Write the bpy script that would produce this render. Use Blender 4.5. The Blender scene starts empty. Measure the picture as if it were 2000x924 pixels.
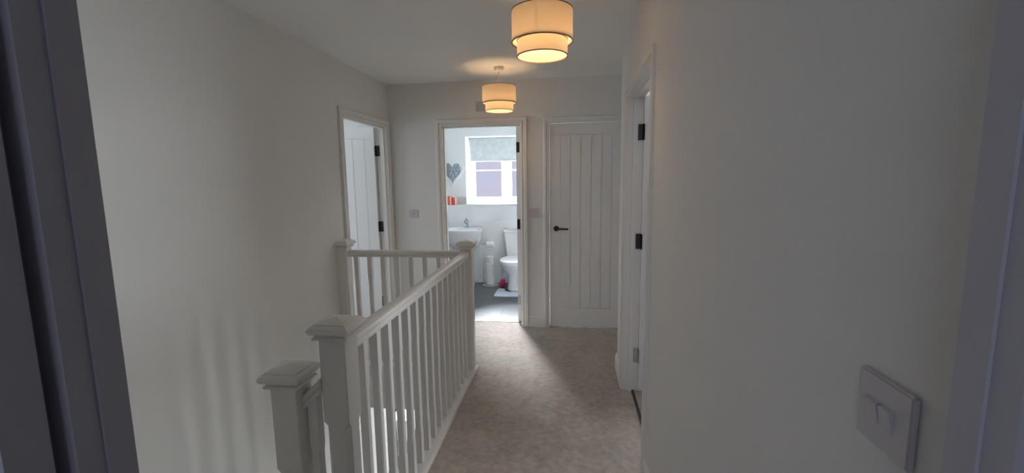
import bpy, bmesh, math, random
from mathutils import Vector, Matrix
random.seed(4)
sc = bpy.context.scene
COL = sc.collection

# ------------------------------------------------------------------ camera
F_PX, YAW, PITCH, ROLL, EYE = 863.98, 7.506, 7.448, -0.786, 1.4746
y_, t_, r_ = (math.radians(a) for a in (YAW, PITCH, ROLL))
fw = Vector((-math.sin(y_)*math.cos(t_), math.cos(y_)*math.cos(t_), -math.sin(t_)))
rt = Vector((math.cos(y_), math.sin(y_), 0)); up = rt.cross(fw)
rt2 = rt*math.cos(r_)+up*math.sin(r_); up2 = up*math.cos(r_)-rt*math.sin(r_)
cam = bpy.data.objects.new('camera', bpy.data.cameras.new('camera')); COL.objects.link(cam)
m = Matrix((rt2, up2, -fw)).transposed().to_4x4(); m.translation = (0, 0, EYE)
cam.matrix_world = m
cam.data.sensor_width = 36; cam.data.lens = 36*F_PX/2000; cam.data.clip_start = 0.02
sc.camera = cam

# ------------------------------------------------------------------ view, world, lights
sc.view_settings.view_transform = 'Standard'; sc.view_settings.look = 'None'
sc.view_settings.gamma = 1; sc.view_settings.use_curve_mapping = False
sc.view_settings.exposure = 1.80
sc.cycles.max_bounces = 14; sc.cycles.diffuse_bounces = 8; sc.cycles.transparent_max_bounces = 12
sc.cycles.sample_clamp_indirect = 6; sc.cycles.use_denoising = True
w = bpy.data.worlds.new('overcast_sky'); sc.world = w; w.use_nodes = True
w.node_tree.nodes['Background'].inputs[0].default_value = (0.72, 0.86, 1.0, 1)
w.node_tree.nodes['Background'].inputs[1].default_value = 0.9

def area(name, loc, direction, sx, sy, power, color, label, spread=180):
    l = bpy.data.lights.new(name, 'AREA'); l.shape = 'RECTANGLE'; l.size = sx; l.size_y = sy
    l.energy = power; l.color = color; l.spread = math.radians(spread)
    o = bpy.data.objects.new(name, l); COL.objects.link(o); o.location = loc
    o.rotation_euler = Vector(direction).to_track_quat('-Z', 'Y').to_euler()
    return o
sun = bpy.data.objects.new('sun', bpy.data.lights.new('sun', 'SUN')); COL.objects.link(sun)
sun.data.energy = 26; sun.data.angle = math.radians(26); sun.data.color = (0.9, 0.95, 1.0)
sun.rotation_euler = Vector((0.38, -1, -0.72)).to_track_quat('-Z', 'Y').to_euler(); sun.location = (-3, 12, 8)
DAY = (0.78, 0.88, 1.0); SOFT = (0.88, 0.94, 1.0)
po = area('bathroom_window_portal', (-0.92, 6.60, 1.6), (0, -1, 0), 1.12, 0.96, 1, DAY, ''); po.data.cycles.is_portal = True
area('bathroom_fill', (-0.5, 5.2, 2.385), (0, 0, -1), 0.35, 0.35, 2.4, (0.86, 0.93, 1.0), '')  # unseen lamp added to brighten the bathroom
area('left_bedroom_fill', (-4.35, 3.2, 1.4), (1, 0, -0.1), 1.6, 1.2, 10, DAY, '')  # added fill in the unseen left room, no window built there
area('right_bedroom_fill', (3.3, 3.6, 1.45), (-1, -0.42, 0), 1.9, 1.9, 26, SOFT, '', 120)  # unseen fill added to reach the left wall through the right doorway
area('near_bedroom_fill', (-0.7, -2.9, 1.5), (0.2, 1, 0.05), 2.0, 1.3, 7.5, (0.75, 0.80, 1.0), '')  # fill added behind the camera for jambs and near right wall
area('hall_fill', (-1.2, 6.2, -1.3), (0, -1, 0.1), 0.9, 1.8, 17, (0.88, 0.94, 1.0), '')  # unseen fill added downstairs to light the stairwell from below
BULB_POWER, BULB_COLOR = 0.72, (1.0, 0.64, 0.33)

# ------------------------------------------------------------------ materials
def mat(name, color, rough=0.6, metal=0.0, spec=0.5, noise=None, bump=None, trans=0.0, emit=None, coat=0.0):
    mt = bpy.data.materials.new(name); mt.use_nodes = True
    nt = mt.node_tree; b = nt.nodes['Principled BSDF']
    b.inputs['Base Color'].default_value = (*color, 1); b.inputs['Roughness'].default_value = rough
    b.inputs['Metallic'].default_value = metal; b.inputs['Specular IOR Level'].default_value = spec
    b.inputs['Transmission Weight'].default_value = trans; b.inputs['Coat Weight'].default_value = coat
    if emit: b.inputs['Emission Color'].default_value = (*emit[0], 1); b.inputs['Emission Strength'].default_value = emit[1]
    tc = nt.nodes.new('ShaderNodeTexCoord')
    if noise:
        scale, c2, detail = noise
        n = nt.nodes.new('ShaderNodeTexNoise'); n.inputs['Scale'].default_value = scale; n.inputs['Detail'].default_value = detail
        nt.links.new(tc.outputs['Object'], n.inputs['Vector'])
        r = nt.nodes.new('ShaderNodeValToRGB'); r.color_ramp.elements[0].position = 0.35; r.color_ramp.elements[1].position = 0.65
        r.color_ramp.elements[0].color = (*color, 1); r.color_ramp.elements[1].color = (*c2, 1)
        nt.links.new(n.outputs['Fac'], r.inputs['Fac']); nt.links.new(r.outputs['Color'], b.inputs['Base Color'])
    if bump:
        scale, strength, dist = bump
        n = nt.nodes.new('ShaderNodeTexNoise'); n.inputs['Scale'].default_value = scale; n.inputs['Detail'].default_value = 3
        nt.links.new(tc.outputs['Object'], n.inputs['Vector'])
        bp = nt.nodes.new('ShaderNodeBump'); bp.inputs['Strength'].default_value = strength; bp.inputs['Distance'].default_value = dist
        nt.links.new(n.outputs['Fac'], bp.inputs['Height']); nt.links.new(bp.outputs['Normal'], b.inputs['Normal'])
    return mt
M = {}
M['wall'] = mat('matt_wall_paint', (0.79, 0.79, 0.775), 0.85, spec=0.2, noise=(1.6, (0.775, 0.775, 0.76), 2), bump=(180, 0.08, 0.002))
M['dim'] = mat('low_bounce_dark', (0.20, 0.21, 0.24), 0.85, spec=0.2)  # dark tone given to unseen walls to cut bounced light
M['ceil'] = mat('ceiling_paint', (0.87, 0.875, 0.865), 0.9, spec=0.2, bump=(150, 0.06, 0.002))
M['bathwall'] = mat('bathroom_wall_paint', (0.82, 0.84, 0.84), 0.6, spec=0.3)
M['gloss'] = mat('white_satin_wood', (0.80, 0.785, 0.76), 0.38, noise=(3, (0.785, 0.77, 0.745), 2))
M['door'] = mat('white_door_paint', (0.80, 0.80, 0.79), 0.42, noise=(4, (0.785, 0.785, 0.775), 2))
M['cream'] = mat('cream_newel_paint', (0.80, 0.785, 0.76), 0.4)
M['plastic'] = mat('grey_white_plastic', (0.60, 0.58, 0.60), 0.4)
M['pvc'] = mat('white_pvc', (0.85, 0.86, 0.87), 0.3)
M['ceramic'] = mat('white_ceramic', (0.86, 0.87, 0.88), 0.12, coat=0.5)
M['chrome'] = mat('chrome', (0.75, 0.76, 0.78), 0.12, metal=1)
M['tap_chrome'] = mat('dark_chrome', (0.5, 0.53, 0.58), 0.1, metal=1)  # darker chrome tone for the basin tap
M['black'] = mat('dark_bronze_metal', (0.035, 0.032, 0.03), 0.35, metal=0.7)
M['steel'] = mat('brushed_steel', (0.5, 0.5, 0.5), 0.35, metal=0.9)
M['paper'] = mat('toilet_paper', (0.88, 0.88, 0.87), 0.95, bump=(300, 0.3, 0.002))
M['pink'] = mat('pink_plastic', (0.75, 0.03, 0.16), 0.3, coat=0.3)
M['red'] = mat('coral_red_glass', (0.85, 0.12, 0.06), 0.12, coat=0.6)
M['redw'] = mat('pale_pink_label', (0.9, 0.65, 0.6), 0.5)
M['rim'] = mat('brown_shade_trim', (0.25, 0.17, 0.10), 0.8)
M['greyglass'] = mat('frosted_acrylic', (0.50, 0.54, 0.50), 0.25)
M['mirror'] = mat('mirror_glass', (0.8, 0.84, 0.88), 0.03, metal=1)
M['dark'] = mat('dark_rubber_strip', (0.05, 0.048, 0.045), 0.6)
M['wood_shaded'] = mat('shaded_white_wood', (0.45, 0.445, 0.495), 0.45)  # white near-doorway wood with its shade put into the colour
M['bluegrey'] = mat('pale_blue_plastic', (0.5, 0.56, 0.66), 0.3)
M['stone'] = mat('concrete_paving', (0.05, 0.055, 0.05), 0.9)
M['orange'] = mat('warm_white_cable', (0.75, 0.7, 0.62), 0.5)
M['hallfloor'] = mat('grey_hall_vinyl', (0.35, 0.33, 0.31), 0.5)

def carpet():
    mt = bpy.data.materials.new('beige_carpet'); mt.use_nodes = True; nt = mt.node_tree; b = nt.nodes['Principled BSDF']
    b.inputs['Roughness'].default_value = 0.95; b.inputs['Specular IOR Level'].default_value = 0.1
    b.inputs['Sheen Weight'].default_value = 0.25; b.inputs['Sheen Roughness'].default_value = 0.5
    tc = nt.nodes.new('ShaderNodeTexCoord')
    def noise(s, d):
        n = nt.nodes.new('ShaderNodeTexNoise'); n.inputs['Scale'].default_value = s; n.inputs['Detail'].default_value = d
        nt.links.new(tc.outputs['Object'], n.inputs['Vector']); return n
    n1, n2, n3 = noise(5, 4), noise(260, 2), noise(30, 3)
    r = nt.nodes.new('ShaderNodeValToRGB'); e = r.color_ramp.elements
    e[0].position = 0.36; e[0].color = (0.28, 0.235, 0.20, 1); e[1].position = 0.64; e[1].color = (0.56, 0.49, 0.425, 1)
    ad = nt.nodes.new('ShaderNodeMath'); ad.operation = 'MULTIPLY_ADD'; ad.inputs[1].default_value = 0.5
    nt.links.new(n2.outputs['Fac'], ad.inputs[0])
    m2 = nt.nodes.new('ShaderNodeMath'); m2.operation = 'MULTIPLY_ADD'; m2.inputs[1].default_value = 0.3
    nt.links.new(n3.outputs['Fac'], m2.inputs[0])
    m3 = nt.nodes.new('ShaderNodeMath'); m3.operation = 'MULTIPLY'; m3.inputs[1].default_value = 0.2
    nt.links.new(n1.outputs['Fac'], m3.inputs[0]); nt.links.new(m3.outputs[0], m2.inputs[2]); nt.links.new(m2.outputs[0], ad.inputs[2])
    nt.links.new(ad.outputs[0], r.inputs['Fac']); nt.links.new(r.outputs['Color'], b.inputs['Base Color'])
    bp = nt.nodes.new('ShaderNodeBump'); bp.inputs['Strength'].default_value = 0.7; bp.inputs['Distance'].default_value = 0.006
    nt.links.new(ad.outputs[0], bp.inputs['Height']); nt.links.new(bp.outputs['Normal'], b.inputs['Normal'])
    return mt
M['carpet'] = carpet()

def planks():
    mt = bpy.data.materials.new('slate_plank_vinyl'); mt.use_nodes = True; nt = mt.node_tree; b = nt.nodes['Principled BSDF']
    b.inputs['Roughness'].default_value = 0.33
    tc = nt.nodes.new('ShaderNodeTexCoord'); br = nt.nodes.new('ShaderNodeTexBrick')
    br.inputs['Scale'].default_value = 1; br.inputs['Brick Width'].default_value = 0.6; br.inputs['Row Height'].default_value = 0.3
    br.inputs['Mortar Size'].default_value = 0.004; br.inputs['Color1'].default_value = (0.075, 0.085, 0.095, 1)
    br.inputs['Color2'].default_value = (0.11, 0.12, 0.13, 1); br.inputs['Mortar'].default_value = (0.03, 0.03, 0.035, 1)
    nt.links.new(tc.outputs['Object'], br.inputs['Vector'])
    mp = nt.nodes.new('ShaderNodeMapping'); mp.inputs['Scale'].default_value = (2, 14, 1); nt.links.new(tc.outputs['Object'], mp.inputs['Vector'])
    n = nt.nodes.new('ShaderNodeTexNoise'); n.inputs['Scale'].default_value = 3; n.inputs['Detail'].default_value = 5; nt.links.new(mp.outputs[0], n.inputs['Vector'])
    mx = nt.nodes.new('ShaderNodeMix'); mx.data_type = 'RGBA'; mx.blend_type = 'OVERLAY'; mx.inputs[0].default_value = 0.6
    nt.links.new(br.outputs['Color'], mx.inputs[6]); nt.links.new(n.outputs['Fac'], mx.inputs[7]); nt.links.new(mx.outputs[2], b.inputs['Base Color'])
    return mt
M['planks'] = planks()

def brick():
    mt = bpy.data.materials.new('red_brick'); mt.use_nodes = True; nt = mt.node_tree; b = nt.nodes['Principled BSDF']
    b.inputs['Roughness'].default_value = 0.9
    tc = nt.nodes.new('ShaderNodeTexCoord'); mp = nt.nodes.new('ShaderNodeMapping'); mp.inputs['Rotation'].default_value = (math.pi/2, 0, 0)
    nt.links.new(tc.outputs['Object'], mp.inputs['Vector'])
    br = nt.nodes.new('ShaderNodeTexBrick'); br.inputs['Scale'].default_value = 1; br.inputs['Brick Width'].default_value = 0.225; br.inputs['Row Height'].default_value = 0.075
    br.inputs['Mortar Size'].default_value = 0.008; br.inputs['Color1'].default_value = (0.17, 0.17, 0.215, 1); br.inputs['Color2'].default_value = (0.20, 0.155, 0.175, 1)
    br.inputs['Mortar'].default_value = (0.18, 0.165, 0.195, 1)
    nt.links.new(mp.outputs[0], br.inputs['Vector']); nt.links.new(br.outputs['Color'], b.inputs['Base Color'])
    return mt
M['brick'] = brick()
M['dark_brick'] = mat('dark_red_brick', (0.12, 0.06, 0.05), 0.9)

def thin(name, c_diff, c_tr, f_tr, f_clear=0.0, bump=None):
    """thin sheet: reflects, passes diffuse light, optionally partly clear"""
    mt = bpy.data.materials.new(name); mt.use_nodes = True; nt = mt.node_tree; nt.nodes.clear()
    out = nt.nodes.new('ShaderNodeOutputMaterial'); d = nt.nodes.new('ShaderNodeBsdfDiffuse'); d.inputs[0].default_value = (*c_diff, 1)
    t = nt.nodes.new('ShaderNodeBsdfTranslucent'); t.inputs[0].default_value = (*c_tr, 1)
    if bump:
        tc = nt.nodes.new('ShaderNodeTexCoord'); n = nt.nodes.new('ShaderNodeTexNoise'); n.inputs['Scale'].default_value = bump; n.inputs['Detail'].default_value = 5
        nt.links.new(tc.outputs['Object'], n.inputs['Vector']); r = nt.nodes.new('ShaderNodeValToRGB')
        r.color_ramp.elements[0].position = 0.3; r.color_ramp.elements[1].position = 0.7
        r.color_ramp.elements[0].color = (*[c*0.82 for c in c_diff], 1); r.color_ramp.elements[1].color = (*c_diff, 1)
        nt.links.new(n.outputs['Fac'], r.inputs['Fac']); nt.links.new(r.outputs['Color'], d.inputs[0])
    mx = nt.nodes.new('ShaderNodeMixShader'); mx.inputs[0].default_value = f_tr
    nt.links.new(d.outputs[0], mx.inputs[1]); nt.links.new(t.outputs[0], mx.inputs[2]); last = mx
    if f_clear:
        tr = nt.nodes.new('ShaderNodeBsdfTransparent'); m2 = nt.nodes.new('ShaderNodeMixShader'); m2.inputs[0].default_value = f_clear
        nt.links.new(mx.outputs[0], m2.inputs[1]); nt.links.new(tr.outputs[0], m2.inputs[2]); last = m2
    nt.links.new(last.outputs[0], out.inputs[0]); return mt
M['shade'] = thin('cream_linen_shade', (0.66, 0.60, 0.51), (0.92, 0.74, 0.50), 0.22)
M['glass'] = thin('obscured_window_glass', (0.6, 0.65, 0.75), (0.75, 0.82, 0.95), 0.8, 0.985)
M['blind'] = thin('pale_grey_blind_fabric', (0.62, 0.66, 0.66), (0.6, 0.68, 0.68), 0.05, bump=14)

def matmat():
    mt = bpy.data.materials.new('patterned_mat_pile'); mt.use_nodes = True; nt = mt.node_tree; b = nt.nodes['Principled BSDF']; b.inputs['Roughness'].default_value = 0.95
    tc = nt.nodes.new('ShaderNodeTexCoord'); v = nt.nodes.new('ShaderNodeTexVoronoi'); v.inputs['Scale'].default_value = 22; v.inputs['Randomness'].default_value = 0.15
    nt.links.new(tc.outputs['Object'], v.inputs['Vector']); r = nt.nodes.new('ShaderNodeValToRGB'); e = r.color_ramp.elements
    e[0].position = 0.25; e[0].color = (0.8, 0.83, 0.86, 1); e[1].position = 0.5; e[1].color = (0.55, 0.6, 0.72, 1)
    nt.links.new(v.outputs['Distance'], r.inputs['Fac']); nt.links.new(r.outputs['Color'], b.inputs['Base Color']); return mt
M['mat'] = matmat()

def heartmat():
    mt = bpy.data.materials.new('blue_chevron_pattern'); mt.use_nodes = True; nt = mt.node_tree; b = nt.nodes['Principled BSDF']; b.inputs['Roughness'].default_value = 0.3
    tc = nt.nodes.new('ShaderNodeTexCoord'); sp = nt.nodes.new('ShaderNodeSeparateXYZ'); nt.links.new(tc.outputs['Object'], sp.inputs[0])
    def mth(op, a, b_=None, c=None):
        n = nt.nodes.new('ShaderNodeMath'); n.operation = op
        for i, x in enumerate((a, b_, c)):
            if x is None: continue
            if isinstance(x, (int, float)): n.inputs[i].default_value = x
            else: nt.links.new(x, n.inputs[i])
        return n.outputs[0]
    u = mth('MULTIPLY_ADD', sp.outputs['X'], 11.0, 20.35)
    fr = mth('ABSOLUTE', mth('SUBTRACT', mth('FRACT', u), 0.5))
    s = mth('FRACT', mth('ADD', mth('MULTIPLY', sp.outputs['Z'], 7.5), mth('MULTIPLY', fr, 2.2)))
    r = nt.nodes.new('ShaderNodeValToRGB'); r.color_ramp.interpolation = 'CONSTANT'; e = r.color_ramp.elements
    e[0].position = 0; e[0].color = (0.33, 0.38, 0.48, 1); e[1].position = 0.22; e[1].color = (0.02, 0.03, 0.07, 1)
    for p, c in ((0.36, (0.42, 0.5, 0.55, 1)), (0.6, (0.10, 0.18, 0.28, 1)), (0.76, (0.5, 0.56, 0.64, 1))):
        k = e.new(p); k.color = c
    nt.links.new(s, r.inputs['Fac'])
    mx = nt.nodes.new('ShaderNodeMix'); mx.data_type = 'RGBA'; mx.inputs[6].default_value = (0.24, 0.27, 0.28, 1)
    nt.links.new(mth('GREATER_THAN', sp.outputs['X'], -0.035), mx.inputs[0]); nt.links.new(r.outputs['Color'], mx.inputs[7])
    nt.links.new(mx.outputs[2], b.inputs['Base Color']); return mt
M['heart'] = heartmat()  # plain grey left part, blue chevron pattern across the rest

# ------------------------------------------------------------------ mesh helpers
WO = {}          # world origins
def BM(): return bmesh.new()
def box(bm, x0, x1, y0, y1, z0, z1):
    v = [bm.verts.new((x, y, z)) for x in (x0, x1) for y in (y0, y1) for z in (z0, z1)]
    for f in ((0,1,3,2),(4,6,7,5),(0,4,5,1),(2,3,7,6),(0,2,6,4),(1,5,7,3)): bm.faces.new([v[i] for i in f])
    return bm
def loft(bm, rings, cap=True, closed=True):
    R = [[bm.verts.new(p) for p in ring] for ring in rings]; n = len(R[0])
    for a, b in zip(R, R[1:]):
        for i in range(n if closed else n-1):
            bm.faces.new((a[i], a[(i+1) % n], b[(i+1) % n], b[i]))
    if cap:
        bm.faces.new(R[0][::-1]); bm.faces.new(R[-1])
    return bm
def circ(cx, cy, z, rx, ry=None, n=32, e=2.0):
    ry = ry or rx; o = []
    for i in range(n):
        a = 2*math.pi*i/n; c, s = math.cos(a), math.sin(a)
        o.append((cx+rx*math.copysign(abs(c)**(2/e), c), cy+ry*math.copysign(abs(s)**(2/e), s), z))
    return o
def lathe(bm, cx, cy, prof, n=32, cap=True): return loft(bm, [circ(cx, cy, z, max(r, 1e-4), n=n) for r, z in prof], cap)
def tube(bm, pts, r, n=10):
    P = [Vector(p) for p in pts]; rings = []; ref = None
    for i, p in enumerate(P):
        d = (P[min(i+1, len(P)-1)]-P[max(i-1, 0)]).normalized()
        if ref is None: ref = Vector((0, 0, 1)) if abs(d.z) < 0.9 else Vector((1, 0, 0))
        a = d.cross(ref).normalized(); b = d.cross(a).normalized(); ref = b.cross(d) if False else ref
        rings.append([tuple(p+a*math.cos(2*math.pi*k/n)*r+b*math.sin(2*math.pi*k/n)*r) for k in range(n)])
    return loft(bm, rings)
def bevel(bm, w=0.003, seg=2, ang=0.6):
    bmesh.ops.recalc_face_normals(bm, faces=bm.faces)
    es = [e for e in bm.edges if len(e.link_faces) == 2 and e.calc_face_angle(0) > ang]
    bmesh.ops.bevel(bm, geom=es, offset=w, segments=seg, affect='EDGES', clamp_overlap=True)
    return bm
def tag(o, label=None, cat=None, group=None, kind=None):
    if label: o['label'] = label
    if cat: o['category'] = cat
    if group: o['group'] = group
    if kind: o['kind'] = kind
    return o
def obj(name, bm, m, parent=None, origin=None, smooth=False, T=None):
    """world-space bmesh -> one mesh object with its origin at the base centre"""
    if T is not None: bmesh.ops.transform(bm, matrix=T, verts=bm.verts)
    bmesh.ops.recalc_face_normals(bm, faces=bm.faces)
    if origin is None:
        xs = [v.co.x for v in bm.verts]; ys = [v.co.y for v in bm.verts]; zs = [v.co.z for v in bm.verts]
        origin = Vector(((min(xs)+max(xs))/2, (min(ys)+max(ys))/2, min(zs)))
    origin = Vector(origin)
    bmesh.ops.translate(bm, vec=-origin, verts=bm.verts)
    me = bpy.data.meshes.new(name); bm.to_mesh(me); bm.free(); me.materials.append(m)
    if smooth:
        me.polygons.foreach_set('use_smooth', [True]*len(me.polygons))
        if hasattr(me, 'set_sharp_from_angle'): me.set_sharp_from_angle(angle=math.radians(40))
    o = bpy.data.objects.new(name, me); COL.objects.link(o); WO[o] = origin
    if parent: o.parent = parent; o.location = origin-WO[parent]
    else: o.location = origin
    return o
def empty(name, loc, **k):
    o = bpy.data.objects.new(name, None); COL.objects.link(o); o.location = loc; o.empty_display_size = 0.1; WO[o] = Vector(loc)
    return tag(o, **k)
def copy_tree(o, delta=None, parent=None):
    c = o.copy(); COL.objects.link(c)
    if parent: c.parent = parent
    if delta is not None: c.location = o.location+Vector(delta)
    for ch in o.children: copy_tree(ch, None, c)
    return c

# ------------------------------------------------------------------ dimensions
XL, XR, YF, H = -1.775, 0.368, 4.276, 2.4
YN0, YN1 = 0.333, 0.370                   # near doorway wall
RD = (2.125, 3.0)                         # right doorway (y)
LD = (3.36, 4.19)                         # left doorway (y)
BD = (-1.236, -0.471)                     # bathroom doorway (x)
CD = (-0.197, 0.495)                      # cupboard door (x)
ND = (-0.461, 0.309)                      # near doorway (x)
ZD = 1.985
LT = 0.028                                # lining thickness
GZ = -2.65                                # ground floor level
SW = (XL, -0.72, 1.33, 3.20)              # stairwell

# ------------------------------------------------------------------ structure
def st(name, bm, m, label, cat='wall', bev=False):
    o = obj(name, bm, m); return tag(o, label, cat, kind='structure')

bm = BM()
box(bm, XR, XR+0.1, YN1, RD[0]-LT, -0.25, H); box(bm, XR, XR+0.1, RD[1]+LT, 3.37, -0.25, H); box(bm, XR, XR+0.1, RD[0]-LT, RD[1]+LT, ZD+LT, H)
box(bm, XR+0.1, 1.0, 3.27, 3.37, -0.25, H)
st('wall_right', bm, M['wall'], 'long plain off-white wall on the right with the double switch')
bm = BM(); box(bm, 1.0, 1.1, 3.27, YF, -0.25, H); st('wall_recess', bm, M['wall'], 'side wall of the recess by the cupboard door')
bm = BM()
for a, b in ((-2.0, BD[0]-LT), (BD[1]+LT, CD[0]-LT), (CD[1]+LT, 1.1)): box(bm, a, b, YF, YF+0.114, -0.34, H)
for a, b in (BD, CD): box(bm, a-LT, b+LT, YF, YF+0.114, ZD+LT, H)
st('wall_far', bm, M['wall'], 'far landing wall holding the bathroom doorway and cupboard door')
bm = BM()
x0, x1 = XL-0.1, XL
box(bm, x0, x1, YN1, LD[0]-LT, GZ, H); box(bm, x0, x1, LD[1]+LT, YF, -0.3, H); box(bm, x0, x1, LD[0]-LT, LD[1]+LT, ZD+LT, H)
box(bm, x0, x1, LD[0]-LT, 6.4, GZ, -0.34); box(bm, x0, x1, LD[0]-LT, YF, -0.34, -0.25)
st('wall_left', bm, M['wall'], 'tall plain off-white wall on the left above the stairwell')
bm = BM()
box(bm, -2.3, ND[0]-LT, YN0, YN1, GZ, H); box(bm, ND[1]+LT, 1.9, YN0, YN1, -0.25, H); box(bm, ND[0]-LT, ND[1]+LT, YN0, YN1, ZD+LT, H)
st('wall_near', bm, M['wall'], 'wall around the doorway the view looks through')
bm = BM(); box(bm, -4.6, 3.5, -3.1, 6.75, H, H+0.12)
st('ceiling', bm, M['ceil'], 'smooth white ceiling over the landing', 'ceiling')
# landing floor with the stairwell opening
bm = BM(); zf = -0.25
box(bm, SW[1], 1.1, YN0-0.02, YF, zf, 0); box(bm, XL, SW[1], SW[3], YF, zf, 0)
box(bm, BD[0]-LT, BD[1]+LT, YF, 4.40, zf, 0);
st('floor', bm, M['carpet'], 'beige-brown carpet along the landing', 'carpet floor')
bm = BM(); box(bm, -4.5, XL-0.1, 1.5, 5.4, -0.25, 0); box(bm, XL-0.1, XL, LD[0], LD[1], -0.249, 0)
st('floor_bedroom', bm, M['carpet'], 'carpet inside the left bedroom', 'carpet floor')
bm = BM(); box(bm, 1.1, 3.4, YN1, 4.5, -0.25, 0); st('floor_right_bedroom', bm, M['carpet'], 'carpet inside the right bedroom', 'carpet floor')
bm = BM(); box(bm, -2.3, 1.9, -3.0, YN0-0.02, -0.25, 0)
st('floor_near_bedroom', bm, M['carpet'], 'carpet of the room the view is taken from', 'carpet floor')
bm = BM(); box(bm, -2.0, 0.5, 4.40, 6.6, -0.25, 0)
st('floor_bathroom', bm, M['planks'], 'dark slate-look plank floor in the bathroom', 'vinyl floor')
# stairwell apron and lower hall
bm = BM(); box(bm, XL, SW[1], SW[3]-0.03, SW[3], -0.335, -0.02); box(bm, SW[1]-0.03, SW[1], 1.33, SW[3]-0.03, -0.335, -0.02)
st('trim_1', bm, M['gloss'], 'white painted apron board facing the stairwell edge', 'apron board')
bm = BM(); box(bm, XL, 0.6, SW[3], 6.4, -0.34, -0.25)
st('ceiling_hall', bm, M['ceil'], 'ceiling of the downstairs hall', 'ceiling')
bm = BM(); box(bm, XL-0.1, 0.6, 0.3, 6.4, GZ-0.1, GZ)
st('floor_hall', bm, M['hallfloor'], 'floor of the downstairs hall', 'hall floor')
bm = BM(); box(bm, -0.72, -0.62, YN1, 3.3, GZ, -0.25); box(bm, -0.62, 0.6, 3.2, 3.3, GZ, -0.34); box(bm, 0.5, 0.6, 3.3, 6.4, GZ, -0.34); box(bm, XL, 0.6, 6.3, 6.4, GZ, -0.34)
st('wall_hall', bm, M['wall'], 'walls of the downstairs hall below the landing')
# bathroom shell
LG = 1.113
bm = BM()
box(bm, -2.0, 0.5, 6.117, 6.27, 0, LG); box(bm, -2.0, -1.48, 6.27, 6.60, 0, H); box(bm, -0.36, 0.5, 6.27, 6.60, 0, H)
box(bm, -1.48, -0.36, 6.27, 6.60, 0, LG-0.002); box(bm, -1.48, -0.36, 6.27, 6.60, 2.075, H)
st('wall_bathroom_back', bm, M['bathwall'], 'bathroom back wall with boxed-in ledge below the window')
bm = BM(); box(bm, -2.1, -2.0, YF, 6.6, -0.25, H); st('wall_bathroom_left', bm, M['bathwall'], 'left wall of the bathroom')
bm = BM(); box(bm, 0.5, 0.6, YF+0.114, 6.6, -0.25, H); st('wall_bathroom_right', bm, M['bathwall'], 'right wall of the bathroom')
bm = BM(); box(bm, -1.48, -0.36, 6.11, 6.53, LG, LG+0.012); bevel(bm, 0.004)
st('trim_2', bm, M['pvc'], 'white sill board below the bathroom window', 'window sill')
bm = BM(); q0, q1 = 6.605, 6.70
box(bm, -5.0, -1.5, q0, q1, GZ, 2.75); box(bm, -0.34, 4.0, q0, q1, GZ, 2.75); box(bm, -1.5, -0.34, q0, q1, GZ, LG-.03); box(bm, -1.5, -0.34, q0, q1, 2.09, 2.75)
st('wall_outer', bm, M['dark_brick'], 'outside brick face of the house around the bathroom window')
# bedrooms
def room(name, X0, X1, Y0, Y1, sides, label, m='wall'):
    b = BM(); t = 0.1
    if 'l' in sides: box(b, X0-t, X0, Y0-t, Y1+t, -0.25, H)
    if 'r' in sides: box(b, X1, X1+t, Y0-t, Y1+t, -0.25, H)
    if 'n' in sides: box(b, X0, X1, Y0-t, Y0, -0.25, H)
    if 'f' in sides: box(b, X0, X1, Y1, Y1+t, -0.25, H)
    st(name, b, M[m], label)
room('wall_left_bedroom', -4.5, XL-0.1, 1.5, 5.4, 'lnf', 'walls of the bedroom behind the left doorway')
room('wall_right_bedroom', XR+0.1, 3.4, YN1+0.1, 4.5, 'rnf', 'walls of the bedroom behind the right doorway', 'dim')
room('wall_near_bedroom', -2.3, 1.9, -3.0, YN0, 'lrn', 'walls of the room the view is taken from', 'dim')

# ------------------------------------------------------------------ trims: architraves, linings, skirting
AR = [(0.004,0),(0.004,.010),(.008,.014),(.020,.014),(.023,.009),(.028,.010),(.034,.017),(.040,.018),(.060,.018),(.065,.014),(.065,0)]
def architrave(a, b, zt, place, w=0.065, prof=AR):
    """place(u, z, proud) -> world"""
    k = w/0.065; rings = []
    loops = []
    for o, p in prof:
        o *= k; loops.append([place(a-o, 0, p), place(a-o, zt+o, p), place(b+o, zt+o, p), place(b+o, 0, p)])
    bm = BM(); V = [[bm.verts.new(q) for q in L] for L in loops]; n = len(V)
    for i in range(n):
        j = (i+1) % n
        for s in range(3): bm.faces.new((V[i][s], V[i][s+1], V[j][s+1], V[j][s]))
    bm.faces.new([V[i][0] for i in range(n)]); bm.faces.new([V[i][3] for i in range(n)][::-1])
    return bm
def lining(a, b, zt, d0, d1, place, stop=None):
    bm = BM()
    def bx(u0, u1, z0, z1, e0, e1):
        P = [place(u, z, -e) for u in (u0, u1) for z in (z0, z1) for e in (e0, e1)]
        v = [bm.verts.new(p) for p in P]
        for f in ((0,1,3,2),(4,6,7,5),(0,4,5,1),(2,3,7,6),(0,2,6,4),(1,5,7,3)): bm.faces.new([v[i] for i in f])
    bx(a-LT, a, 0, zt+LT, d0, d1); bx(b, b+LT, 0, zt+LT, d0, d1); bx(a, b, zt, zt+LT, d0, d1)
    if stop:
        s0, s1, t = stop
        bx(a, a+t, 0, zt, s0, s1); bx(b-t, b, 0, zt, s0, s1); bx(a+t, b-t, zt-t, zt, s0, s1)
    return bm
pR = lambda u, z, p: (XR-p, u, z)
pL = lambda u, z, p: (XL+p, u, z)
pF = lambda u, z, p: (u, YF-p, z)
pN = lambda u, z, p: (u, YN1+p, z)

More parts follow.
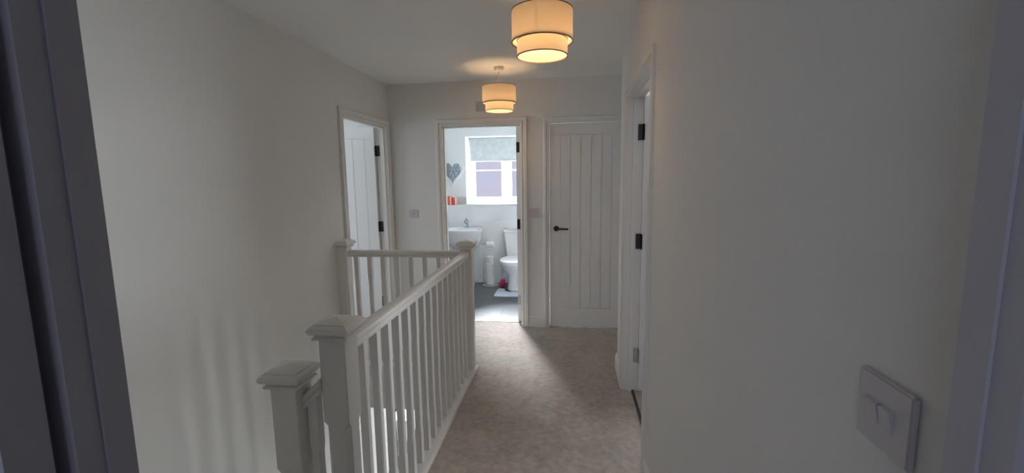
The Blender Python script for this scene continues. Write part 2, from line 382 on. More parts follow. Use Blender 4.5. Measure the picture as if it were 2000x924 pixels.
def leaf_bm(wd, ht=1.975, t=0.035, nb=5, stile=0.1):
    """u along x from 0..wd, face at y=0 and y=t"""
    bm = BM(); g = 0.004; z0, z1 = 0.19, ht-0.105; e = 0.007
    box(bm, 0.001, wd-0.001, e, t-e, 0.001, ht-0.001)
    box(bm, 0, stile, 0, t, 0, ht); box(bm, wd-stile, wd, 0, t, 0, ht)
    box(bm, stile, wd-stile, 0, t, 0, z0); box(bm, stile, wd-stile, 0, t, z1, ht)
    bw = (wd-2*stile)/nb
    for i in range(nb): box(bm, stile+i*bw+g, stile+(i+1)*bw-g, 0.0008, t-0.0008, z0+2*g, z1-2*g)
    return bm
def hinge(parent, c, ax, m='black'):
    """c = world centre of knuckle; ax = plate directions list of (dx,dy)"""
    bm = BM(); lathe(bm, c[0], c[1], [(0.007, c[2]-.05), (0.007, c[2]+.05)], n=12)
    for dx, dy in ax:
        n = Vector((-dy, dx)).normalized()*0.0022
        P = [(c[0]+n.x, c[1]+n.y), (c[0]+dx+n.x, c[1]+dy+n.y), (c[0]+dx-n.x, c[1]+dy-n.y), (c[0]-n.x, c[1]-n.y)]
        loft(bm, [[(x, y, c[2]-.05) for x, y in P], [(x, y, c[2]+.05) for x, y in P]])
    return obj('hinge', bm, M[m], parent, smooth=True)
def lever(parent, c, d, m='black'):
    """c on the leaf face, lever along +x*d, facing -y"""
    bm = BM(); x, y, z = c
    R = Matrix.Rotation(math.pi/2, 4, 'X')
    lathe(bm, 0, 0, [(0.026, 0), (0.026, 0.007), (0.024, 0.010)], n=28)
    lathe(bm, 0, 0, [(0.010, 0.01), (0.010, 0.045)], n=16)
    bmesh.ops.transform(bm, matrix=Matrix.Translation(c) @ R, verts=bm.verts)
    tube(bm, [(x-0.008*d, y-0.045, z), (x+0.03*d, y-0.047, z), (x+0.115*d, y-0.047, z-0.002)], 0.0085, 12)
    return obj('door_handle', bm, M[m], parent, smooth=True)
def door_root(n, loc, label): return empty('door_%d' % n, loc, label=label, cat='door', kind='structure')

# door 1: bathroom doorway
d = door_root(1, (sum(BD)/2, YF, 0), 'open bathroom doorway at the end of the landing')
obj('architrave', architrave(BD[0], BD[1], ZD, pF), M['gloss'], d); obj('door_frame', lining(BD[0], BD[1], ZD, 0, 0.114, pF, (0.03, 0.072, 0.012)), M['gloss'], d)
lf = obj('door_leaf', leaf_bm(0.755), M['door'], d, T=Matrix.Translation((-0.492, 4.405, 0.01)) @ Matrix.Rotation(math.pi/2, 4, 'Z'))
for z, mm in ((1.78, 'black'), (1.02, 'black'), (0.235, 'steel')): hinge(lf, (-0.49, 4.397, z), [(-0.034, 0.0)], mm)
# door 2: cupboard
d = door_root(2, (sum(CD)/2, YF, 0), 'closed white plank-panel cupboard door with dark lever handle')
obj('architrave', architrave(CD[0], CD[1], ZD+.005, pF, 0.052), M['gloss'], d); obj('door_frame', lining(CD[0], CD[1], ZD+.005, 0, 0.114, pF), M['gloss'], d)
lf = obj('door_leaf', leaf_bm(CD[1]-CD[0]-0.008, 1.974), M['door'], d, T=Matrix.Translation((CD[0]+0.005, YF+0.003, 0.01)))
lever(lf, (-0.130, YF+0.003, 0.99), 1)
# door 3: left bedroom
d = door_root(3, (XL, sum(LD)/2, 0), 'open left bedroom doorway beyond the stairwell')
obj('architrave', architrave(LD[0], LD[1], ZD, pL), M['gloss'], d); obj('door_frame', lining(LD[0], LD[1], ZD, 0, 0.1, pL, (0.02, 0.058, 0.012)), M['gloss'], d)
lf = obj('door_leaf', leaf_bm(0.82), M['door'], d, T=Matrix.Translation((XL-0.106, LD[1]-0.038, 0.01)) @ Matrix.Rotation(math.pi, 4, 'Z') @ Matrix.Translation((0, -0.035, 0)))
for z in (1.76, 1.02, 0.26): hinge(lf, (XL-0.099, LD[1]-0.006, z), [(0.03, 0), (-0.012, -0.032)])
# door 4: right bedroom
d = door_root(4, (XR, sum(RD)/2, 0), 'open doorway in the right-hand wall with dark hinges')
obj('architrave', architrave(RD[0], RD[1], ZD-.005, pR), M['gloss'], d); obj('door_frame', lining(RD[0], RD[1], ZD-.005, 0, 0.1, pR, (0.035, 0.062, 0.012)), M['gloss'], d)
lf = obj('door_leaf', leaf_bm(0.86), M['door'], d, T=Matrix.Translation((XR+0.1003, RD[1]-0.029, 0.012)))
for z in (1.76, 1.05, 0.26): hinge(lf, (XR+0.098, RD[1]-0.01, z), [(-0.03, 0.007), (0.004, -0.03)], 'black' if z > .5 else 'steel')
bm = BM(); box(bm, XR+0.058, XR+0.075, RD[0]+.001, RD[1]-.001, 0.0, 0.006); tag(obj('trim_3', bm, M['dark']), 'dark threshold strip across the right doorway', 'threshold strip', kind='structure')
bm = BM(); box(bm, BD[0]+.001, BD[1]-.001, 4.392, 4.412, 0.0, 0.005); tag(obj('trim_4', bm, M['steel']), 'thin metal threshold strip at the bathroom doorway', 'threshold strip', kind='structure')
# door 5: near doorway
d = door_root(5, (sum(ND)/2, YN1, 0), 'near doorway whose jambs edge the view left and right')
bm = BM()
for s, u in ((-1, ND[0]), (1, ND[1])):
    a, b = sorted((u, u+s*LT)); box(bm, a, b, YN0+0.024, YN1, 0, ZD+LT)
    a, b = sorted((u+s*0.003, u+s*LT)); box(bm, a, b, YN0, YN0+0.024, 0, ZD+LT)
box(bm, ND[0], ND[1], YN0, YN1, ZD, ZD+LT)
obj('door_frame', bm, M['wood_shaded'], d)
obj('architrave', architrave(ND[0], ND[1], ZD, pN, 0.065, [(0, 0), (0, .015), (.002, .017), (.048, .017), (.05, .015), (.05, 0)]), M['wood_shaded'], d)
lf = obj('door_leaf', leaf_bm(0.755), M['wood_shaded'], d, T=Matrix.Translation((ND[0]-0.012, YN0-0.047, 0.01)) @ Matrix.Rotation(math.pi, 4, 'Z') @ Matrix.Translation((0, -0.035, 0)))

SK = [(0,0),(.015,0),(.015,.088),(.011,.092),(.012,.100),(.008,.108),(.007,.116),(.003,.12),(0,.12)]
def skirt(n, path, label, prof=SK):
    """room side lies to the left of the path direction"""
    P = [Vector((x, y)) for x, y in path]; rings = []
    for i, p in enumerate(P):
        ns = []
        for a, b in ((i-1, i), (i, i+1)):
            if a < 0 or b >= len(P): continue
            dd = (P[b]-P[a]).normalized(); ns.append(Vector((-dd.y, dd.x)))
        nn = sum(ns, Vector((0, 0))).normalized(); k = 1/max(0.3, nn.dot(ns[0]))
        rings.append([(p.x+nn.x*o*k, p.y+nn.y*o*k, z) for o, z in prof])
    return tag(obj('baseboard_'+n, loft(BM(), rings), M['gloss']), label, 'skirting board', kind='structure')
skirt('right', [(XR, YN1+.001), (XR, RD[0]-.065)], 'white skirting along the near right wall')
skirt('right_end', [(XR, RD[1]+.066), (XR, 3.37), (0.99, 3.37)], 'short white skirting past the right doorway')
skirt('far', [(CD[0]-.053, YF), (BD[1]+.066, YF)], 'white skirting between bathroom doorway and cupboard door')
skirt('far_left', [(BD[0]-.066, YF), (XL, YF)], 'white skirting on the far wall left of the bathroom doorway')

# ------------------------------------------------------------------ stairs
stair = empty('staircase', (XL, 0.9, GZ), label='carpeted staircase going down beside the left wall', cat='staircase', kind='structure')
R = 0.2038
def step(pts, z, m='carpet'):
    bm = BM(); loft(bm, [[(x, y, z-0.26) for x, y in pts], [(x, y, z) for x, y in pts]])
    obj('stair_tread', bevel(bm, 0.012, 2), M[m], stair)
px, py = -0.93, 1.27
step([(-0.97, YN1), (-0.725, YN1), (-0.725, 1.28), (-0.97, 1.28)], -R)
step([(-1.45, YN1), (-0.95, YN1), (px, py)], -2*R)
step([(XL, YN1), (-1.44, YN1), (px, py), (XL, 0.86)], -3*R)
step([(XL, 0.85), (px, py), (XL, 1.34)], -4*R)
for k in range(8): step([(XL, 1.33+k*.225), (-0.735, 1.33+k*.225), (-0.735, 1.33+(k+1)*.225+.02), (XL, 1.33+(k+1)*.225+.02)], -(5+k)*R)
bm = BM(); box(bm, -0.764, -0.722, YN1, 1.285, -0.25, -0.001); obj('landing_nosing', bm, M['carpet'], stair)

# ------------------------------------------------------------------ balustrade
BX = -0.764; YA, YB = 1.33, 3.20
bal = empty('stair_balustrade', (BX, (YA+YB)/2, 0), label='white painted landing balustrade with square newels round the stairwell', cat='balustrade')
def oct_(cx, cy, z, h, c): 
    return [(cx+a, cy+b, z) for a, b in ((h, h-c), (h-c, h), (-h+c, h), (-h, h-c), (-h, -h+c), (-h+c, -h), (h-c, -h), (h, -h+c))]
def newel(cx, cy, zb, zt, name='newel_post', hx=1.0, shoulder=0.355):
    h = 0.045; s1 = zt-shoulder; s0 = zb+0.14
    spec = [(zb, h, .003), (s0, h, .003), (s0+.006, h-.001, .008), (s0+.024, h-.0028, .017), (s1-.024, h-.0028, .017), (s1-.006, h-.001, .008), (s1, h, .003), (zt-.065, h, .003)]
    rings = []
    for z, a, c in spec: rings.append(oct_(cx, cy, z, a, c))
    bm = loft(BM(), rings)
    p = obj(name, bm, M['gloss'], bal)
    cp = [(.046,0),(.058,.001),(.060,.005),(.057,.010),(.050,.013),(.053,.017),(.064,.021),(.070,.028),(.071,.035),(.067,.043),(.059,.049),(.055,.050),(.055,.053),(.052,.054),(.001,.067)]
    bm = loft(BM(), [oct_(cx, cy, zt-.07+z, a, min(.0015, a*.3)) for a, z in cp]); c = obj('newel_cap', bm, M['cream'], p)
    if hx != 1.0:
        for o in (p,):
            for q in (o, c):
                for v in q.data.vertices: v.co.x = max(v.co.x, -hx)
    return p
newel(BX, YA, -0.3, 1.035); newel(BX, YB, -0.3, 1.035)
nl = newel(-0.915, 1.285, -1.0, 0.885)
hn = newel(XL+0.030, YB, -0.3, 1.035, hx=0.030)
RP = [(-.024,0),(.024,0),(.026,.012),(.021,.018),(.028,.028),(.030,.038),(.027,.046),(.018,.050),(-.018,.050),(-.027,.046),(-.030,.038),(-.028,.028),(-.021,.018),(-.026,.012)]
def rail(a, b, ztop_a, ztop_b):
    a, b = Vector(a), Vector(b); d = (b-a).normalized(); n = Vector((-d.y, d.x))
    bm = loft(BM(), [[(p.x+n.x*o, p.y+n.y*o, z-0.05+q) for o, q in RP] for p, z in ((a, ztop_a), (b, ztop_b))])
    return obj('handrail', bm, M['gloss'], bal, smooth=True)
ZR = 0.943
rail((BX, YA+.045), (BX, YB-.045), ZR, ZR); rail((XL+.07, YB), (BX-.045, YB), ZR, ZR); rail((-0.871, 1.295), (BX-.044, 1.295), 0.775, 0.835)
def baluster_bm(cx, cy, z0, z1):
    h = 0.017; a, b = z0+.17, z1-.17
    return loft(BM(), [oct_(cx, cy, z, q, c) for z, q, c in ((z0, h, .0015), (a, h, .0015), (a+.025, h-.0012, .0045), (b-.025, h-.0012, .0045), (b, h, .0015), (z1, h, .0015))])
first = None
def baluster(cx, cy):
    global first, first_at
    if first is None:
        first = obj('baluster', baluster_bm(cx, cy, 0.028, ZR-.048), M['gloss'], bal); first_at = (cx, cy)
    else:
        c = first.copy(); COL.objects.link(c); c.parent = bal; c.location = first.location+Vector((cx-first_at[0], cy-first_at[1], 0))
for k in range(15): baluster(BX, 1.375+(k+1)*.11125)
for k in range(8): baluster(-1.641+k*.110, YB)
obj('baluster', baluster_bm(-0.842, 1.295, -0.15, 0.765), M['gloss'], bal)
def baserail(x0, x1, y0, y1, z0, z1):
    bm = BM(); box(bm, x0, x1, y0, y1, z0, z1); return obj('base_rail', bevel(bm, 0.006, 2), M['gloss'], bal)
baserail(-0.815, -0.711, YA-.046, YB+.05, -0.045, 0.030)
baserail(XL+.001, -0.816, YB-.055, YB+.05, -0.045, 0.030)
bm = BM(); box(bm, -0.868, -0.812, 1.25, 1.33, -0.62, -0.13); obj('string_board', bevel(bm, .003), M['gloss'], bal)

# ------------------------------------------------------------------ pendants
def pendant(x, y):
    t = empty('pendant_light', (x, y, 2.03), label='', cat='pendant light', group=None)
    obj('ceiling_rose', lathe(BM(), x, y, [(0.010, 2.366), (0.036, 2.370), (0.041, 2.378), (0.041, 2.3995)]), M['plastic_white'], t, smooth=True)
    obj('flex', lathe(BM(), x, y, [(0.0035, 2.20), (0.0035, 2.368)], n=10), M['orange'], t, smooth=True)
    bm = lathe(BM(), x, y, [(0.017, 2.175), (0.020, 2.18), (0.020, 2.215), (0.012, 2.225)]); obj('lamp_holder', bm, M['plastic_white'], t, smooth=True)
    def drum(name, r, z0, z1):
        th = 0.0012
        bm = BM(); R1 = [circ(x, y, z, q, n=64) for q, z in ((r, z0), (r, z1))]
        loft(bm, R1, cap=False); s = obj(name, bm, M['shade'], t, smooth=True)
        for z in (z0, z1):
            b2 = BM(); rg = [circ(x, y, zz, q, n=64) for q, zz in ((r-.0025, z-.002), (r+.0015, z-.002), (r+.0015, z+.002), (r-.0025, z+.002), (r-.0025, z-.002))]
            loft(b2, rg, cap=False); bmesh.ops.remove_doubles(b2, verts=b2.verts, dist=1e-5); obj('shade_trim', b2, M['rim'], s, smooth=True)
        return s
    up_ = drum('upper_shade', 0.142, 2.105, 2.243); drum('lower_shade', 0.118, 2.042, 2.112)
    # wire spider carrying the shades
    bm = BM()
    for a in (0, 2.094, 4.189):
        c, s = math.cos(a+.4), math.sin(a+.4); tube(bm, [(x+.019*c, y+.019*s, 2.20), (x+.116*c, y+.116*s, 2.112), (x+.140*c, y+.140*s, 2.205)], 0.0014, 6)
    obj('wire_frame', bm, M['plastic_white'], t)
    bm = BM(); rr = [(0.012, 2.176), (0.014, 2.16), (0.026, 2.14), (0.030, 2.122), (0.026, 2.104), (0.014, 2.094), (0.001, 2.091)]
    obj('light_bulb', lathe(bm, x, y, rr, n=20), M['bulb'], t, smooth=True)
    l = bpy.data.lights.new('bulb_light', 'POINT'); l.energy = BULB_POWER; l.color = BULB_COLOR; l.shadow_soft_size = 0.045
    o = bpy.data.objects.new('bulb_light', l); COL.objects.link(o); o.parent = t; o.location = (0, 0, 2.112-2.03)
    return t
M['plastic_white'] = mat('warm_white_plastic', (0.8, 0.78, 0.74), 0.4)
M['bulb'] = thin('opal_bulb', (0.8, 0.75, 0.65), (1, 0.9, 0.75), 0.3, 0.6)
pn = pendant(-0.131, 2.17); pf = pendant(-0.593, 3.80)
pn['label'] = 'nearer two-tier cream drum pendant, largest in the view'; pf['label'] = 'farther two-tier cream drum pendant hanging before the bathroom doorway'
for p in (pn, pf): p['group'] = 'matching drum pendants on the landing'

# ------------------------------------------------------------------ switches and plates
def plate(name, c, n, sw, label, cat, gangs, m='plastic', depth=0.009, group=None, rock_w=0.018, rock_h=0.028):
    """c centre on wall; n wall normal ('x' -> faces -x, 'y' -> faces -y)"""
    P = (lambda u, p, z: (c[0]-p, c[1]-u, c[2]+z)) if n == 'x' else (lambda u, p, z: (c[0]+u, c[1]-p, c[2]+z))
    t = empty(name, (c[0], c[1], c[2]-0.043), label=label, cat=cat, group=group)
    def bx(nm, u0, u1, p0, p1, z0, z1, bv, par, mm):
        a, b = P(u0, p0, z0), P(u1, p1, z1); bm = BM()
        box(bm, min(a[0], b[0]), max(a[0], b[0]), min(a[1], b[1]), max(a[1], b[1]), min(a[2], b[2]), max(a[2], b[2]))
        return obj(nm, bevel(bm, bv, 2), M[mm], par, smooth=True)
    bx('wall_plate', -.043, .043, 0.0, depth, -.043, .043, .0025, t, m)
    for g in gangs:
        bm = BM(); V = []
        for u in (g-rock_w/2, g+rock_w/2):
            for p, z in ((depth-.001, -rock_h/2), (depth+.0015, -rock_h/2), (depth+.0065, rock_h/2-.002), (depth-.001, rock_h/2)): V.append(bm.verts.new(P(u, p, z)))
        for f in ((0,1,2,3),(4,7,6,5),(0,4,5,1),(1,5,6,2),(2,6,7,3),(3,7,4,0)): bm.faces.new([V[i] for i in f])
        obj('rocker', bevel(bm, .0008, 1), M[m], t)
    return t
plate('light_switch', (XR, 0.532, 1.197), 'x', .086, 'double rocker light switch on the near right wall', 'light switch', (-.014, .0095))
plate('light_switch', (-1.555, YF, 1.140), 'y', .086, 'small light switch on the far wall between bedroom and bathroom doorways', 'light switch', (0,))
plate('thermostat_plate', (-0.342, YF, 1.142), 'y', .086, 'small wall plate between the bathroom doorway and cupboard door', 'wall plate', (-.0085, .0085))
plate('fan_isolator', (-0.853, YF, 2.160), 'y', .086, 'small square isolator plate above the bathroom doorway behind the far pendant', 'isolator switch', (0,))

# ------------------------------------------------------------------ bathroom window and blind
wn = empty('window_1', (-0.92, 6.56, LG), label='white two-pane bathroom window with obscured glass', cat='window', kind='structure')
bm = BM(); Y0, Y1 = 6.53, 6.59
X0, X1, Z0, Z1 = -1.48, -0.36, LG+.012, 2.075
def frame(bm, x0, x1, z0, z1, w_, y0, y1):
    box(bm, x0, x0+w_, y0, y1, z0, z1); box(bm, x1-w_, x1, y0, y1, z0, z1); box(bm, x0+w_, x1-w_, y0, y1, z0, z0+w_); box(bm, x0+w_, x1-w_, y0, y1, z1-w_, z1)
frame(bm, X0, X1, Z0, Z1, 0.038, Y0, Y1); box(bm, -0.958, -0.898, Y0, Y1, Z0+.038, Z1-.038)
obj('window_frame', bevel(bm, .003, 1), M['pvc'], wn)
for a, b in ((-1.442, -0.959), (-0.897, -0.398)):
    bm = BM(); frame(bm, a+.001, b-.001, Z0+.039, Z1-.039, 0.044, Y0-.012, Y0+.04); s = obj('sash', bevel(bm, .005, 2), M['pvc'], wn)
    bm = BM(); box(bm, a+.045, b-.045, Y0-.004, Y0+.012, 1.592, 1.612); obj('glazing_bar', bm, M['pvc'], s)
    bm = BM(); v = [bm.verts.new(q) for q in ((a+.04, Y0+.02, Z0+.08), (b-.04, Y0+.02, Z0+.08), (b-.04, Y0+.02, Z1-.08), (a+.04, Y0+.02, Z1-.08))]; bm.faces.new(v)
    obj('window_pane', bm, M['glass'], s)
bl = empty('roller_blind', (-0.92, 6.47, 1.728), label='pale grey roller blind half lowered over the bathroom window', cat='roller blind')
bm = BM(); box(bm, -1.455, -0.385, 6.472, 6.473, 1.738, 2.05); obj('blind_fabric', bm, M['blind'], bl)
bm = BM(); box(bm, -1.455, -0.385, 6.466, 6.478, 1.726, 1.742); obj('bottom_bar', bevel(bm, .003), M['pvc'], bl)
bm = BM(); lathe(bm, 0, 0, [(0.018, -.545), (0.018, .545)], n=20)
obj('roller_tube', bm, M['blind'], bl, T=Matrix.Translation((-0.92, 6.49, 2.052)) @ Matrix.Rotation(math.pi/2, 4, 'Y'), smooth=True)
# neighbouring brick house outside
nb = empty('neighbour_house', (-0.9, 13.0, GZ), label='red brick house wall outside beyond the bathroom window', cat='house')
bm = BM(); box(bm, -8, 6, 13, 13.3, GZ, 2.6); obj('brick_wall', bm, M['brick'], nb)
bm = BM(); loft(bm, [[(-8.3, 12.7, 2.6), (-8.3, 16.5, 4.6), (-8.3, 16.5, 4.7), (-8.3, 12.7, 2.7)], [(6.3, 12.7, 2.6), (6.3, 16.5, 4.6), (6.3, 16.5, 4.7), (6.3, 12.7, 2.7)]]); obj('roof', bm, M['dark'], nb)
bm = BM(); box(bm, -12, 10, 6.8, 18, GZ-.1, GZ); st('floor_outside', bm, M['stone'], 'paved ground outside', 'ground')

# ------------------------------------------------------------------ bathroom things
def heart_pts(s, n=60):
    o = []
    for i in range(n):
        t = 2*math.pi*i/n; x = 16*math.sin(t)**3; z = 13*math.cos(t)-5*math.cos(2*t)-2*math.cos(3*t)-math.cos(4*t)
        o.append((x/32*s*1.0, (z+2.5)/29*s*1.1))
    return o
def heart(bm, cx, cz, s, y0, y1, inset=.004):
    A = heart_pts(s); B = heart_pts(s-2*inset)
    loft(bm, [[(cx+x, y1, cz+z) for x, z in A], [(cx+x, y0+.003, cz+z) for x, z in A], [(cx+x, y0, cz+z) for x, z in B]]); return bm
ht = empty('heart_mirror', (-1.675, 6.262, 1.55), label='heart-shaped mirror with blue chevron pattern above the basin', cat='wall mirror')
obj('mirror_surround', heart(BM(), -1.675, 1.555, 0.335, 6.255, 6.268), M['bathwall'], ht)
obj('mirror_face', heart(BM(), -1.675, 1.56, 0.262, 6.246, 6.256), M['heart'], ht, origin=(-1.675, 6.25, 1.56))

def jar(x, y, r, h, label, band):
    t = empty('candle_jar', (x, y, LG), label=label, cat='candle', group='coral red candle jars on the ledge')
    obj('jar_body', lathe(BM(), x, y, [(r*.9, LG), (r, LG+.004), (r, LG+h-.01), (r*.96, LG+h)], n=24), M['red'], t, smooth=True)
    if band:
        bm = BM(); loft(bm, [[(x+r*1.01*math.cos(a), y+r*1.01*math.sin(a), z) for a in [-1.9+band*.8+i*.12 for i in range(6)]] for z in (LG+.006, LG+h-.008)], cap=False, closed=False)
        obj('pale_strip', bm, M['redw'], t)
    bm = BM(); lathe(bm, x, y, [(r*.5, LG+h-.002), (r*.5, LG+h+.012), (r*.1, LG+h+.016)], n=16); obj('lid_knob', bm, M['redw'], t, smooth=True)
jar(-1.703, 6.165, 0.034, 0.125, 'tallest coral red candle jar, at the left end of the ledge', 1)
jar(-1.640, 6.170, 0.031, 0.108, 'shorter coral red candle jar, on the right of the pair on the ledge', 1.4)
bm = BM(); box(bm, -1.595, -1.475, 6.235, 6.262, LG, LG+.11); tag(obj('acrylic_panel', bevel(bm, .003), M['greyglass']), 'small pale grey panel leaning on the ledge right of the candles', 'panel')

# basin
bx_, by_ = -1.46, 5.90
bs = empty('wash_basin', (bx_, by_, 0), label='white ceramic wash basin with pedestal under the heart mirror', cat='wash basin')
def ringb(z, rx, ry, yc=0.0): # flattened at the wall
    return [(x, min(y, 6.116), z) for x, y, z in circ(bx_, by_+yc, z, rx, ry, n=48, e=2.3)]
bm = BM(); zt = 0.80
loft(bm, [ringb(zt-.31, .11, .10, .08), ringb(zt-.27, .165, .14, .06), ringb(zt-.20, .222, .185, .025), ringb(zt-.12, .255, .212, .005), ringb(zt-.05, .274, .228), ringb(zt-.035, .283, .235), ringb(zt-.004, .286, .238), ringb(zt, .282, .234), ringb(zt-.001, .25, .175, -.035), ringb(zt-.02, .238, .165, -.035), ringb(zt-.09, .17, .12, -.03), ringb(zt-.115, .03, .03, -.03)])
obj('basin_bowl', bm, M['ceramic'], bs, smooth=True)
bm = BM(); loft(bm, [ringb(z, rx, ry, .1) for z, rx, ry in ((0, .105, .10), (.03, .10, .095), (.3, .085, .08), (.48, .10, .09), (.52, .12, .10))]); obj('pedestal', bm, M['ceramic'], bs, smooth=True)
bm = BM(); lathe(bm, bx_+.02, 6.055, [(.030, zt-.001), (.030, zt+.007), (.024, zt+.012), (.025, zt+.06), (.034, zt+.068), (.034, zt+.095), (.022, zt+.108), (.010, zt+.118), (.009, zt+.135)], n=24)
tube(bm, [(bx_+.02, 6.05, zt+.055), (bx_+.02, 5.99, zt+.066), (bx_+.02, 5.945, zt+.052), (bx_+.02, 5.935, zt+.03)], .014); tube(bm, [(bx_+.02, 6.055, zt+.112), (bx_+.028, 6.02, zt+.132), (bx_+.036, 5.985, zt+.142)], .008)
obj('mixer_tap', bm, M['tap_chrome'], bs, smooth=True)
bm = BM(); lathe(bm, bx_, by_-.03, [(.02, zt-.116), (.02, zt-.112)], n=20); obj('plug_hole', bm, M['chrome'], bs)

# toilet
tx = -0.715
to = empty('toilet', (tx, 5.8, 0), label='white close-coupled toilet against the bathroom back wall', cat='toilet')
bm = BM(); loft(bm, [[(x, y, z) for x, y, z in circ(tx, 6.025, z, rx, ry, n=32, e=6)] for z, rx, ry in ((.385, .145, .075), (.41, .155, .082), (.74, .188, .088), (.742, .188, .088))]); obj('cistern', bm, M['ceramic'], to, smooth=True)
bm = BM(); loft(bm, [circ(tx, 6.02, z, rx, ry, n=32, e=6) for z, rx, ry in ((.742, .193, .092), (.748, .197, .094), (.768, .197, .094), (.775, .19, .089))]); obj('cistern_lid', bm, M['ceramic'], to, smooth=True)
obj('flush_button', lathe(BM(), tx, 6.02, [(.024, .774), (.024, .781), (.021, .783)], n=20), M['chrome'], to, smooth=True)
def ringt(z, rx, y0, y1, e=2.4): return circ(tx, (y0+y1)/2, z, rx, (y1-y0)/2, n=40, e=e)
bm = BM(); loft(bm, [ringt(0, .115, 5.58, 6.08, 3), ringt(.02, .11, 5.585, 6.08, 3), ringt(.15, .095, 5.60, 6.06, 3), ringt(.24, .115, 5.55, 6.06), ringt(.32, .165, 5.46, 6.06), ringt(.385, .182, 5.43, 6.05), ringt(.395, .18, 5.435, 6.04)]); obj('toilet_bowl', bm, M['ceramic'], to, smooth=True)
bm = BM(); loft(bm, [ringt(.396, .188, 5.42, 5.93), ringt(.400, .192, 5.415, 5.93), ringt(.412, .192, 5.415, 5.93), ringt(.415, .188, 5.42, 5.93)]); obj('toilet_seat', bm, M['pvc'], to, smooth=True)
bm = BM(); loft(bm, [ringt(.4155, .188, 5.42, 5.93), ringt(.419, .192, 5.415, 5.93), ringt(.428, .190, 5.418, 5.93), ringt(.436, .165, 5.45, 5.92)]); obj('toilet_lid', bm, M['pvc'], to, smooth=True)

# toilet roll stand
sx, sy = -1.095, 5.97
rs = empty('toilet_roll_stand', (sx, sy, 0), label='chrome toilet roll stand on the bathroom floor', cat='toilet roll stand')
obj('stand_base', lathe(BM(), sx, sy, [(.115, 0), (.115, .006), (.10, .014), (.02, .018)], n=36), M['chrome'], rs, smooth=True)
bm = BM(); tube(bm, [(sx-.095, sy, .01), (sx-.10, sy, .3), (sx-.107, sy, .575)], .0055); obj('stand_pole', bm, M['chrome'], rs, smooth=True)
bm = BM(); tube(bm, [(sx-.130, sy, .575), (sx-.04, sy, .575), (sx+.055, sy, .575)], .0055); obj('holder_arm', bm, M['chrome'], rs, smooth=True)
bm = BM(); tube(bm, [(sx+.002, sy, .016), (sx+.002, sy, .40)], .004); obj('spare_roll_rod', bm, M['chrome'], rs, smooth=True)
def roll_bm(x, y, z, r=.053, h=.098, ri=.021):
    bm = BM(); P = [(ri, 0), (r-.004, 0), (r, .004), (r, h-.004), (r-.004, h), (ri, h), (ri, 0)]
    loft(bm, [circ(x, y, z+q, rr, n=32) for rr, q in P], cap=False); bmesh.ops.remove_doubles(bm, verts=bm.verts, dist=1e-5); return bm
names = ['spare white toilet roll at the bottom of the stack on the stand', 'spare white toilet roll second from the bottom of the stack', 'spare white toilet roll second from the top of the stack', 'spare white toilet roll on top of the stack on the stand']
r0 = obj('toilet_roll', roll_bm(sx, sy, .0185), M['paper'], smooth=True)
for k, (dx, dy) in enumerate(((0.004, 0), (-.006, .002), (-.004, -.003), (0.0, 0))):
    o = r0 if k == 0 else r0.copy()
    if k: COL.objects.link(o); o.location = WO[r0]+Vector((dx, dy, k*.0985))
    tag(o, names[k], 'toilet roll', 'spare toilet rolls on the stand')
hr = roll_bm(0, 0, -.049, .040, .098, .02)
tag(obj('toilet_roll', hr, M['paper'], T=Matrix.Translation((sx+.0, sy, .575)) @ Matrix.Rotation(math.pi/2, 4, 'Y'), smooth=True), 'part-used toilet roll hanging on the arm of the chrome stand', 'toilet roll')

# toilet brush with pink holder
ux, uy = -0.912, 5.88
tb = empty('toilet_brush', (ux, uy, 0), label='pink-based toilet brush standing between roll stand and toilet', cat='toilet brush')
obj('brush_holder', lathe(BM(), ux, uy, [(.028, 0), (.034, .01), (.038, .045), (.035, .085), (.026, .11), (.022, .112)], n=28), M['pink'], tb, smooth=True)
bm = BM(); lathe(bm, ux, uy, [(.018, .105), (.011, .13), (.009, .22), (.012, .245), (.018, .262), (.018, .285), (.006, .30)], n=20); obj('brush_handle', bm, M['bluegrey'], tb, smooth=True)
obj('hanging_tip', lathe(BM(), ux-.004, uy-.004, [(.007, .272), (.010, .28), (.010, .296), (.004, .306)], n=14), M['pink'], tb, smooth=True)

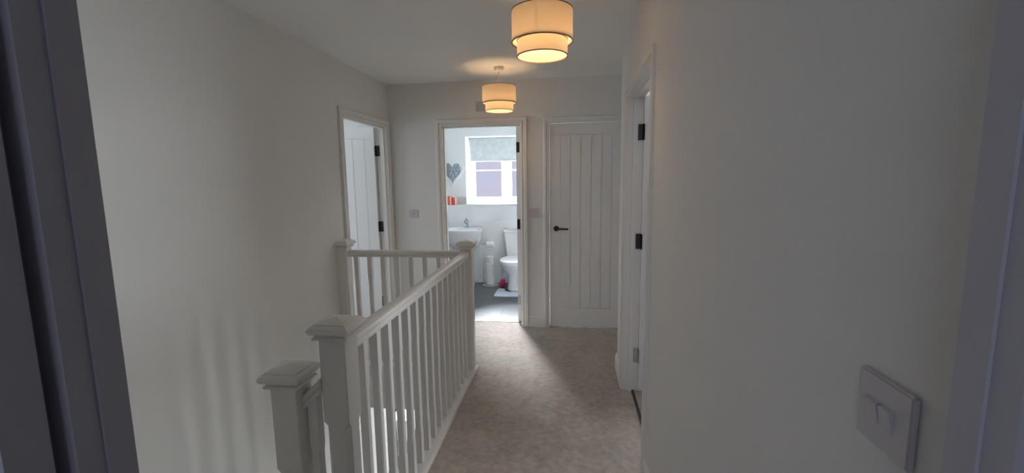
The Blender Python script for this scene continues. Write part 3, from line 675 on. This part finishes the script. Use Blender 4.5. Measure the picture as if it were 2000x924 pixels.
# contour mat
def rp(cx, cy, a, b, r, n=8):
    o = []
    for qx, qy, s in ((1, 1, 0), (-1, 1, 90), (-1, -1, 180), (1, -1, 270)):
        for i in range(n+1):
            t = math.radians(s+90*i/n); o.append((cx+qx*(a-r)+r*math.cos(t), cy+qy*(b-r)+r*math.sin(t)))
    return o
def mat_outline(ins):
    x0, x1, y0, y1 = -0.955+ins, -0.475-ins, 5.345+ins, 5.72-ins
    nx0, nx1, ny = tx-.122-ins, tx+.122+ins, 5.572-ins
    P = [(x0, y0), (x1, y0), (x1, y1), (nx1, y1), (nx1, ny), (nx0, ny), (nx0, y1), (x0, y1)]
    o = []
    for i, p in enumerate(P):
        a = Vector(P[i-1])-Vector(p); b = Vector(P[(i+1) % 8])-Vector(p); r = min(.045, a.length/2.5, b.length/2.5)
        A = Vector(p)+a.normalized()*r; B = Vector(p)+b.normalized()*r
        for k in range(6):
            t = k/5; o.append(tuple((1-t)**2*A+2*t*(1-t)*Vector(p)+t*t*B))
    return o
bm = loft(BM(), [[(x, y, z) for x, y in mat_outline(i)] for z, i in ((0, .004), (.006, 0), (.014, 0.001), (.020, .008))])
bmesh.ops.triangulate(bm, faces=[f for f in bm.faces if len(f.verts) > 4])
tag(obj('bath_mat', bm, M['mat']), 'white and blue patterned contour mat around the toilet foot', 'bath mat')

# downstairs mirror, assumed for an unidentified shape glimpsed between the balusters
dm = empty('wall_mirror', (XL, 4.28, -1.5), label='black-framed mirror assumed for an unidentified dark and bright shape on the downstairs wall, glimpsed between the balusters', cat='wall mirror')
bm = BM(); y0, y1, z0, z1 = 4.03, 4.55, -1.55, -0.86; w_ = .025
box(bm, XL+.001, XL+.022, y0, y0+w_, z0, z1); box(bm, XL+.001, XL+.022, y1-w_, y1, z0, z1); box(bm, XL+.001, XL+.022, y0+w_, y1-w_, z0, z0+w_); box(bm, XL+.001, XL+.022, y0+w_, y1-w_, z1-w_, z1)
obj('mirror_frame', bm, M['black'], dm)
bm = BM(); box(bm, XL+.004, XL+.012, y0+w_, y1-w_, z0+w_, z1-w_); obj('mirror_glass', bm, M['mirror'], dm)
